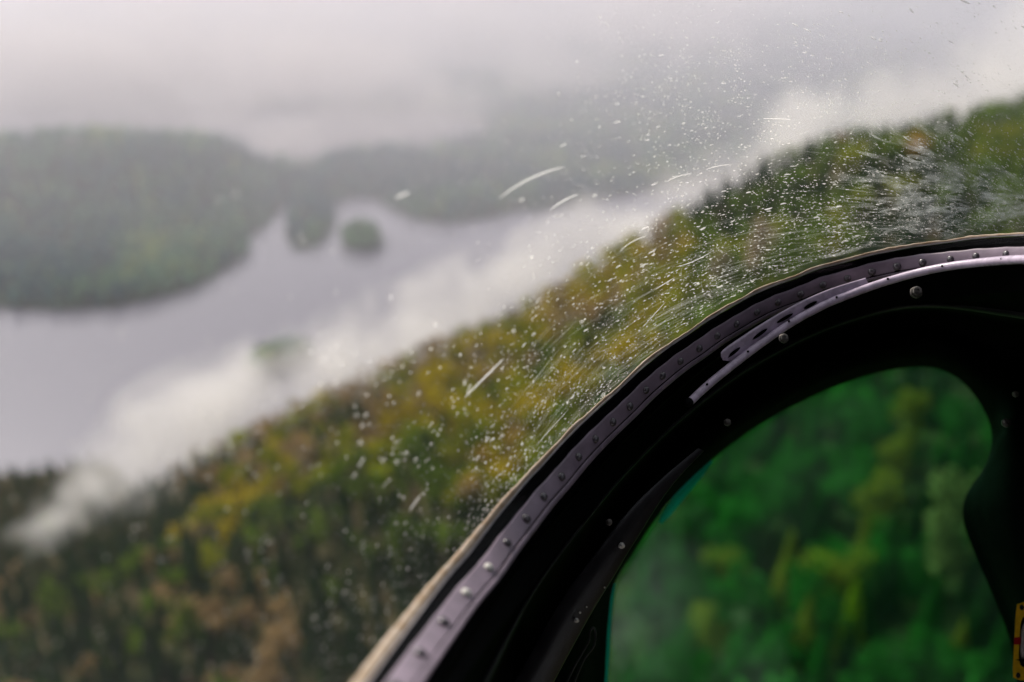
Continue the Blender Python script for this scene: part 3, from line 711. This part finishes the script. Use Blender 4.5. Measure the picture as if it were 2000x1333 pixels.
V = np.stack([rail3(fo, .006), rail3(fo, .0035), rail3(fo * .85 + fi * .15, .0025), rail3(fo * .3 + fi * .7, .0035), rail3(fi, .004), rail3(fi, .008)], 1).reshape(-1, 3)
fl = part('rail_flange', V, grid_faces(60, 6, True), M_rail, rail)
for x, y, l, a in [(1433, 689, 18, 38), (1484, 653, 20, 36), (1533, 622, 20, 30), (1583, 596, 16, 28)]:
    disc('slot_inlay', x, y, 3.3, M_hole, rdepth(x, y, .0015), fl, elong=l / 3.6, ang=R(a))  # black inlay, the dark inside of an opening put into colour
# bolts, screws
def bolt(x, y, r, d, m=M_metal, name='bolt'):
    c = Vector(at_depth(np.array(float(x)), np.array(float(y)), np.array(d)))
    prof = [(1.5, -.5), (1.5, 0), (1.35, .12), (1.0, .14), (1.0, .45), (1.18, .5), (1.18, .8), (.95, .95), (.5, 1.0), (.45, .7), (.1, .7)]
    nu = 12
    V = [((r * (1 + .06 * (i % 2))) * a * math.cos(2 * math.pi * i / nu), (r * (1 + .06 * (i % 2))) * a * math.sin(2 * math.pi * i / nu), r * z * 1.2) for a, z in prof for i in range(nu)]
    me = bpy.data.meshes.new(name); me.from_pydata(V, [], [tuple(q) for q in grid_faces(len(prof), nu, True)] + [tuple(range((len(prof) - 1) * nu, len(prof) * nu))]); me.update()
    o = link(name, me, m, cock, False)
    v = (Vector(C0) - c).normalized(); v = (v + Vector((.25, .0, .35))).normalized()
    o.matrix_local = Matrix.Translation(c - Vector(cock.location)) @ v.to_track_quat('Z', 'Y').to_matrix().to_4x4()
bolt(1790, 571, .0034, .85); bolt(1531, 661, .0028, .87); bolt(1421, 825, .0022, .90); bolt(1190, 1020, .0018, .82); bolt(1966, 826, .0028, .92); bolt(1984, 770, .002, .92)
# beads of water on the black beam
# chin window pane
NCH = 90
ci = resample(spline([(1150, 1600)] + chin_px[1:-1] + [(2010, 1600), (1150, 1600)], 800), NCH)
cc = np.array([1560., 1150.]); rg = []
for k in range(14):
    t = k / 13.; c = cc + (ci - cc) * (t * 1.035); rg.append(at_depth(c[:, 0], c[:, 1], DC(c[:, 0], c[:, 1]) + .012 + .05 * (1 - t * t)))
pane = loft('chin_window', rg, M_chin)
gr = []
for i in range(NCH):
    for k in range(14):
        c = cc + (ci[i] - cc) * (k / 13. * 1.035)
        left = np.clip((1420 - c[0]) / 260, 0, 1); gr.append(.12 + .9 * left + .8 * math.exp(-((c[0] - 1480) ** 2 + (c[1] - 1340) ** 2) / 90. ** 2))
at = pane.data.attributes.new('grime', 'FLOAT', 'POINT'); at.data.foreach_set('value', np.array(gr, np.float32))
# pane edges, the glow of refracted sky put into their cyan colour
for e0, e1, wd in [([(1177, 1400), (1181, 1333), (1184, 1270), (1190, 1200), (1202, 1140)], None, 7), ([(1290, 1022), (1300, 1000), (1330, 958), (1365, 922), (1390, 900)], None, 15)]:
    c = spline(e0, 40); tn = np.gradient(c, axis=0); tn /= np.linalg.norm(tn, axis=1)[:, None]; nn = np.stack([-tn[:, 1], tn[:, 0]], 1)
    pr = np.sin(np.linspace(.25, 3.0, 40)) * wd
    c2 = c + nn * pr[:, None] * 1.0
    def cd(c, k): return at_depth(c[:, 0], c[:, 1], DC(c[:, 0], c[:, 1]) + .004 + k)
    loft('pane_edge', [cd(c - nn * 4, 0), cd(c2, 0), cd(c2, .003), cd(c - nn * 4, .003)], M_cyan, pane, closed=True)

# ------------------------------------------------------------------ yellow inclinometer at the lower edge of the cockpit
def plane_pt(u, v, k=0.):      # instrument's own face, in photo units about its centre
    a = R(3); x = 2019 + u * math.cos(a) - v * math.sin(a); y = 1254 + u * math.sin(a) + v * math.cos(a)
    return at_depth(np.array(x), np.array(y), np.array(.95 - k))
gz = empty('slip_indicator', tuple(plane_pt(0, 0)))
tag(gz, 'yellow upright slip indicator with red mark and grey tube beside the chin window', 'instrument')
def gpart(name, V, Fc, m, sm=False):
    V = np.asarray(V) - np.array(gz.location); me = bpy.data.meshes.new(name); me.from_pydata(V.tolist(), [], Fc); me.update(); return link(name, me, m, gz, sm)
# plate with an oval hole
no = 40; th = np.linspace(0, 2 * np.pi, no + 1)[:-1]
def sq(t, a, b, p):
    c, s = math.cos(t), math.sin(t); r = (abs(c / a) ** p + abs(s / b) ** p) ** (-1 / p); return r * c, r * s
outp = [sq(t, 38, 76, 14) for t in th]; inn = [sq(t, 28, 52, 5) for t in th]
V = [plane_pt(*q, 0.) for q in outp] + [plane_pt(*q, 0.) for q in inn] + [plane_pt(*q, -.004) for q in outp] + [plane_pt(*q, -.004) for q in inn]
Fc = []
for i in range(no):
    j = (i + 1) % no; Fc += [(i, j, no + j, no + i), (2 * no + i, 3 * no + i, 3 * no + j, 2 * no + j), (i, 2 * no + i, 2 * no + j, j), (no + i, no + j, 3 * no + j, 3 * no + i)]
gpart('face_plate', V, Fc, M_yellow)
V = [plane_pt(*q, -.0045) for q in outp] + [plane_pt(*q, -.03) for q in outp]
gpart('housing', V, [(i, (i + 1) % no, no + (i + 1) % no, no + i) for i in range(no)] + [tuple(range(no))], M_black2)
vv = np.linspace(-50, 50, 20); V = []
for v in vv:
    r_t = 24 * math.sqrt(max(0.02, 1 - (v / 51) ** 4))
    for k in range(12):
        a = 2 * math.pi * k / 12; V.append(plane_pt(-2 + 3 * (v / 50) ** 2 + r_t * math.cos(a), v, -.001 + .0035 * math.sin(a)))
gpart('tube', V, [tuple(q) for q in grid_faces(20, 12, True)], M_grey, True)
V = [plane_pt(u, v, k) for k in (.0006, -.0005) for u, v in [(-38.5, -6), (-25.5, -8), (-25.5, 7), (-38.5, 7)]]
gpart('red_mark', V, [(0, 1, 2, 3), (7, 6, 5, 4), (0, 4, 5, 1), (1, 5, 6, 2), (2, 6, 7, 3), (3, 7, 4, 0)], M_red)
V = [plane_pt(u, v, k) for k in (.0022, .0012) for u, v in [(-34, 37), (-8, 31), (-8, 43)]]
gpart('pointer', V, [(0, 1, 2), (5, 4, 3), (0, 3, 4, 1), (1, 4, 5, 2), (2, 5, 3, 0)], M_rubber)
for (u0, v0) in [(-27, -66), (-27, 67), (27, -66), (27, 67)]:
    V = [plane_pt(u0 + 4.5 * math.cos(a) * s_, v0 + 5.5 * math.sin(a) * s_, k) for s_, k in ((1, 0), (.9, .0009), (.35, .0005)) for a in th[::4]]
    gpart('screw', V, [tuple(q) for q in grid_faces(3, 10, True)] + [tuple(range(20, 30))], M_black2, True)

# ------------------------------------------------------------------ beads of water on the inner beam
def bead(x, y, r, lab):
    n_ = 10; V = []
    for s_, h_ in ((1, 0), (.92, .45), (.6, .8), (.2, .95)):
        for k in range(n_):
            a = 2 * math.pi * k / n_; V.append(at_depth(np.array(x + r * s_ * math.cos(a) * (1 + .15 * math.sin(3 * a))), np.array(y + r * s_ * math.sin(a)), np.array(.80 + .00016 * (x - 1000) - .003 - h_ * r / F * .8)))
    V = np.array(V); c = V.mean(0); me = bpy.data.meshes.new('water_bead'); me.from_pydata((V - c).tolist(), [], [tuple(q) for q in grid_faces(4, n_, True)] + [tuple(range(3 * n_, 4 * n_))]); me.update()
    o = link('water_bead', me, M_bright); o.location = c; tag(o, lab, 'water bead', 'water beads on the inner beam')
bead(1214, 1066, 6.5, 'largest round water bead at the middle of the black inner beam'); bead(1126, 1212, 5, 'bright water bead lowest on the black inner beam')
bead(1133, 1197, 2.2, 'small bead just above the lowest bright bead on the inner beam'); bead(1146, 1186, 1.6, 'tiny bead topmost of the lower bead cluster'); bead(1181, 1148, 1.8, 'lone tiny bead at the right edge of the inner beam')
# ------------------------------------------------------------------ rain on the windscreen
def flow(x, y):
    xe = x - .9 * (y - 350)
    return R(np.interp(xe, [200, 400, 700, 900, 1100, 1350, 1550, 1700, 1850, 2000], [62, 60, 50, 38, 28, 14, 2, -8, -22, -38]))
fr_x, fr_y = ext[:, 0], ext[:, 1]
def frame_gap(x, y):
    return np.min(np.hypot(fr_x[None, ::4] - np.asarray(x)[:, None], fr_y[None, ::4] - np.asarray(y)[:, None]), 1)
def dome_streak(x, y, ang, l, wd, hgt, segs=7, bend=0.):
    """elongated bead: l, wd half sizes in photo px; returns V, F local arrays"""
    t = np.linspace(-1, 1, segs); cx = t * l; cy = bend * (1 - t * t); wv_ = wd * np.sqrt(np.clip(1 - t * t * .98, .02, 1))
    V = []
    for s, hh_ in ((-1, 0), (-.6, .8), (0, 1.), (.6, .8), (1, 0)):
        X_ = cx; Y_ = cy + s * wv_
        px_ = x + X_ * math.cos(ang) + Y_ * math.sin(ang); py_ = y - X_ * math.sin(ang) + Y_ * math.cos(ang)
        V.append(on_glass(px_, py_, -.0002 - hh_ * hgt * wv_ / wd))
    return np.stack(V, 1).reshape(-1, 3), grid_faces(segs, 5)
big = []
# hand-placed long streaks: x0,y0,x1,y1,width,bend,label
streaks = [(907, 778, 985, 700, 3.6, 0, 'long straight water streak slanting over the green and gold slope'), (975, 388, 1104, 326, 4, -8, 'long curved water streak across the hazy far shore'),
           (1074, 412, 1130, 380, 3.4, -3, 'water streak crossing the dark far shoreline above the fog'), (1210, 492, 1262, 462, 2, -4, 'thin curved streak at the foggy crest of the hill'),
           (1320, 522, 1392, 490, 1.4, 4, 'thin double-bent streak over the dark green upper slope'), (1280, 566, 1318, 542, 1.2, 0, 'short straight streak below the thin bent one'),
           (1302, 356, 1350, 340, 2, -3, 'streak lying along the far shoreline near the fog'), (1378, 332, 1430, 322, 1.8, -2, 'streak beside the dark water edge at the far shore'),
           (1255, 640, 1300, 590, 1.2, 0, 'fine straight streak over the olive slope close to the frame'), (1048, 870, 1110, 800, 1.1, 0, 'hairline streak close above the tan seal'),
           (800, 998, 822, 968, 4, 0, 'short soft streak over the dark green slope'), (772, 388, 800, 376, 5, 0, 'short blurred streak beside the inlet'),
           (1490, 232, 1545, 234, 2, 0, 'flat level streak over the grey blue haze'), (1875, 0, 1895, 8, 3, 0, 'short falling streak high over the blue haze')]
cnt_thing = 0
def water_thing(name, V, Fc, m, label, cat, group):
    c = V.mean(0); o = link(name, mesh(name, V - c, Fc), m); o.location = c; tag(o, label, cat, group); return o
for (x0, y0, x1, y1, wd, bd_, lab) in streaks:
    a = math.atan2(-(y1 - y0), x1 - x0); l = math.hypot(x1 - x0, y1 - y0) / 2
    V, Fc = dome_streak((x0 + x1) / 2, (y0 + y1) / 2, a, l, wd / 1.5, .0008, 15, bd_)
    water_thing('water_streak', V, Fc, M_drop, lab, 'water streak', 'water streaks on the windscreen')
# candidates
def sample_drops(n, dens, smin, smax, elong, pw=2.5):
    out = []
    while len(out) < n:
        x = rng.uniform(-20, 2020, 4000); y = rng.uniform(-20, 1350, 4000)
        ok_ = inside(x, y, frame_poly); g_ = frame_gap(x, y); ok_ &= (g_ > 48) & (rng.random(4000) < dens(x, y, g_)); 
        # keep clear of the window's own lower edge
        for xx, yy, gg in zip(x[ok_], y[ok_], g_[ok_]):
            s = smin + (smax - smin) * rng.random() ** pw; out.append((xx, yy, s, elong(xx, yy, gg)))
    return out[:n]
clump = lambda x, y, k=0: np.clip(.55 + .75 * vnoise(x / 60, y / 60, 60 + k) + .4 * vnoise(x / 22, y / 22, 70 + k), .05, 1)
dn_big = lambda x, y, g: clump(x, y) * np.where(x > 600, 1, .25) * (np.exp(-((g - 120) / 330) ** 2)) 
bigd = sample_drops(360, dn_big, 1.6, 4.0, lambda x, y, g: rng.uniform(1.1, 2.2) if x < 950 else rng.uniform(1.6, 4.2), 2.8)
bigd += sample_drops(420, lambda x, y, g: clump(x, y, 5) * np.where((x < 1050) & (y > 640), 1, .12) * np.where(x < 1250, 1, 0) * np.exp(-(g / 600.) ** 2), 3.2, 8.5, lambda x, y, g: rng.uniform(1., 1.6), 2.0)
bigd = sorted(bigd, key=lambda d: -d[2] * d[3])
VV = []; FF = []; base = 0
def push(V, Fc):
    global base
    VV.append(V); FF.append(Fc + base); base += len(V)
def zone(x, y):
    if y < 250 and x > 1400: return 'over the grey blue haze'
    if x > 1750: return 'over the dark ridge near the fan of smears'
    if y < 330: return 'over the pale distant haze'
    if x > 1350: return 'over the dark upper slope'
    if x < 1300 and y < 470: return 'over the far shore and fog'
    if x < 700: return 'soft and blurred over the brown lower slope'
    if y > 900: return 'over the green slope beside the tan seal'
    return 'over the yellow green middle slope'
for k, (x, y, s, e) in enumerate(bigd):
    V, Fc = dome_streak(x, y, float(flow(x, y)) + rng.normal() * .1, s * e * .62, s * .5, .0007, 6, rng.normal() * .6)
    if k < 280:
        shape = 'round' if e < 1.5 else ('oval' if e < 2.6 else 'long thin')
        size = 'large' if s > 3.6 else 'small'
        water_thing('raindrop', V, Fc, M_drop if e > 1.9 and s < 4.2 else M_bead, '%s %s raindrop on the windscreen %s' % (size, shape, zone(x, y)), 'raindrop', 'raindrops on the windscreen')
    else: push(V, Fc)
dn_fine = lambda x, y, g: (.35 + .65 * clump(x, y, 1)) * np.exp(-(g / 210) ** 1.5) * np.where(x < 900, .5, 1)
for (x, y, s, e) in sample_drops(9000, dn_fine, .6, 1.9, lambda x, y, g: rng.uniform(1.0, 1.9) if x < 900 else rng.uniform(1.2, 3.6), 3.0):
    push(*dome_streak(x, y, float(flow(x, y)) + rng.normal() * .12, s * e * .6, s * .55, .0004, 4))
dn_hi = lambda x, y, g: clump(x, y, 2) * np.exp(-((x - 1560) / 480) ** 2) * np.exp(-((y - 260) / 190) ** 2)
for (x, y, s, e) in sample_drops(6000, dn_hi, .6, 2.0, lambda x, y, g: rng.uniform(1.0, 2.2), 3.0):
    push(*dome_streak(x, y, float(flow(x, y)) + rng.normal() * .15, s * e * .6, s * .55, .0004, 4))
o = link('rain_spray', mesh('rain_spray', np.concatenate(VV), np.concatenate(FF)), M_spray)
tag(o, 'fine spray of tiny rain beads densest along the windscreen edge', 'rain', kind='stuff')
# fan of drying smears at the right-hand end of the frame, and combed water film along the edge
VV = []; FF = []; base = 0
for k in range(330):
    a = R(rng.uniform(125, 216)); r0 = rng.uniform(0, 260); l = rng.uniform(8, 75) * (1 - .4 * rng.random())
    cx_, cy_ = 2030 + rng.normal() * 25, 398 + rng.normal() * 14; x = cx_ + math.cos(a) * (r0 + l) * 1.2; y = cy_ - math.sin(a) * (r0 + l) * .62
    if not inside(np.array([x]), np.array([y]), frame_poly)[0] or frame_gap([x], [y])[0] < 45: continue
    if vnoise(x / 30., y / 18., 99) < -.35: continue
    dirn = math.atan2(math.sin(a) * .62, math.cos(a) * 1.2) + rng.normal() * .06
    push(*dome_streak(x, y, dirn, l, rng.uniform(.8, 5.5) * (1 if rng.random() < .8 else 1.8), .0002, 12, rng.normal() * 7))
o = link('water_smears', mesh('water_smears', np.concatenate(VV), np.concatenate(FF)), M_smear)
tag(o, 'pale fan of drying water smears on the glass above the frame', 'water film', kind='stuff')
VV = []; FF = []; base = 0
for k in range(620):
    i = rng.integers(60, len(ext) - 20); g_ = 48 + abs(rng.normal()) * 85
    x, y = ext[i]; tx = ext[min(i + 2, len(ext) - 1)] - ext[i - 2]; tx /= np.linalg.norm(tx); nx = np.array([tx[1], -tx[0]])
    x, y = x + nx[0] * g_, y + nx[1] * g_
    if not (1000 < x < 2020): continue
    push(*dome_streak(x, y, float(flow(x, y)) + rng.normal() * .04, rng.uniform(14, 60), rng.uniform(.4, .8), .0001, 8, rng.normal() * 1.5))
o = link('combed_water_film', mesh('combed_water_film', np.concatenate(VV), np.concatenate(FF)), M_comb)
tag(o, 'faint combed water film following the curve of the tan seal', 'water film', kind='stuff')
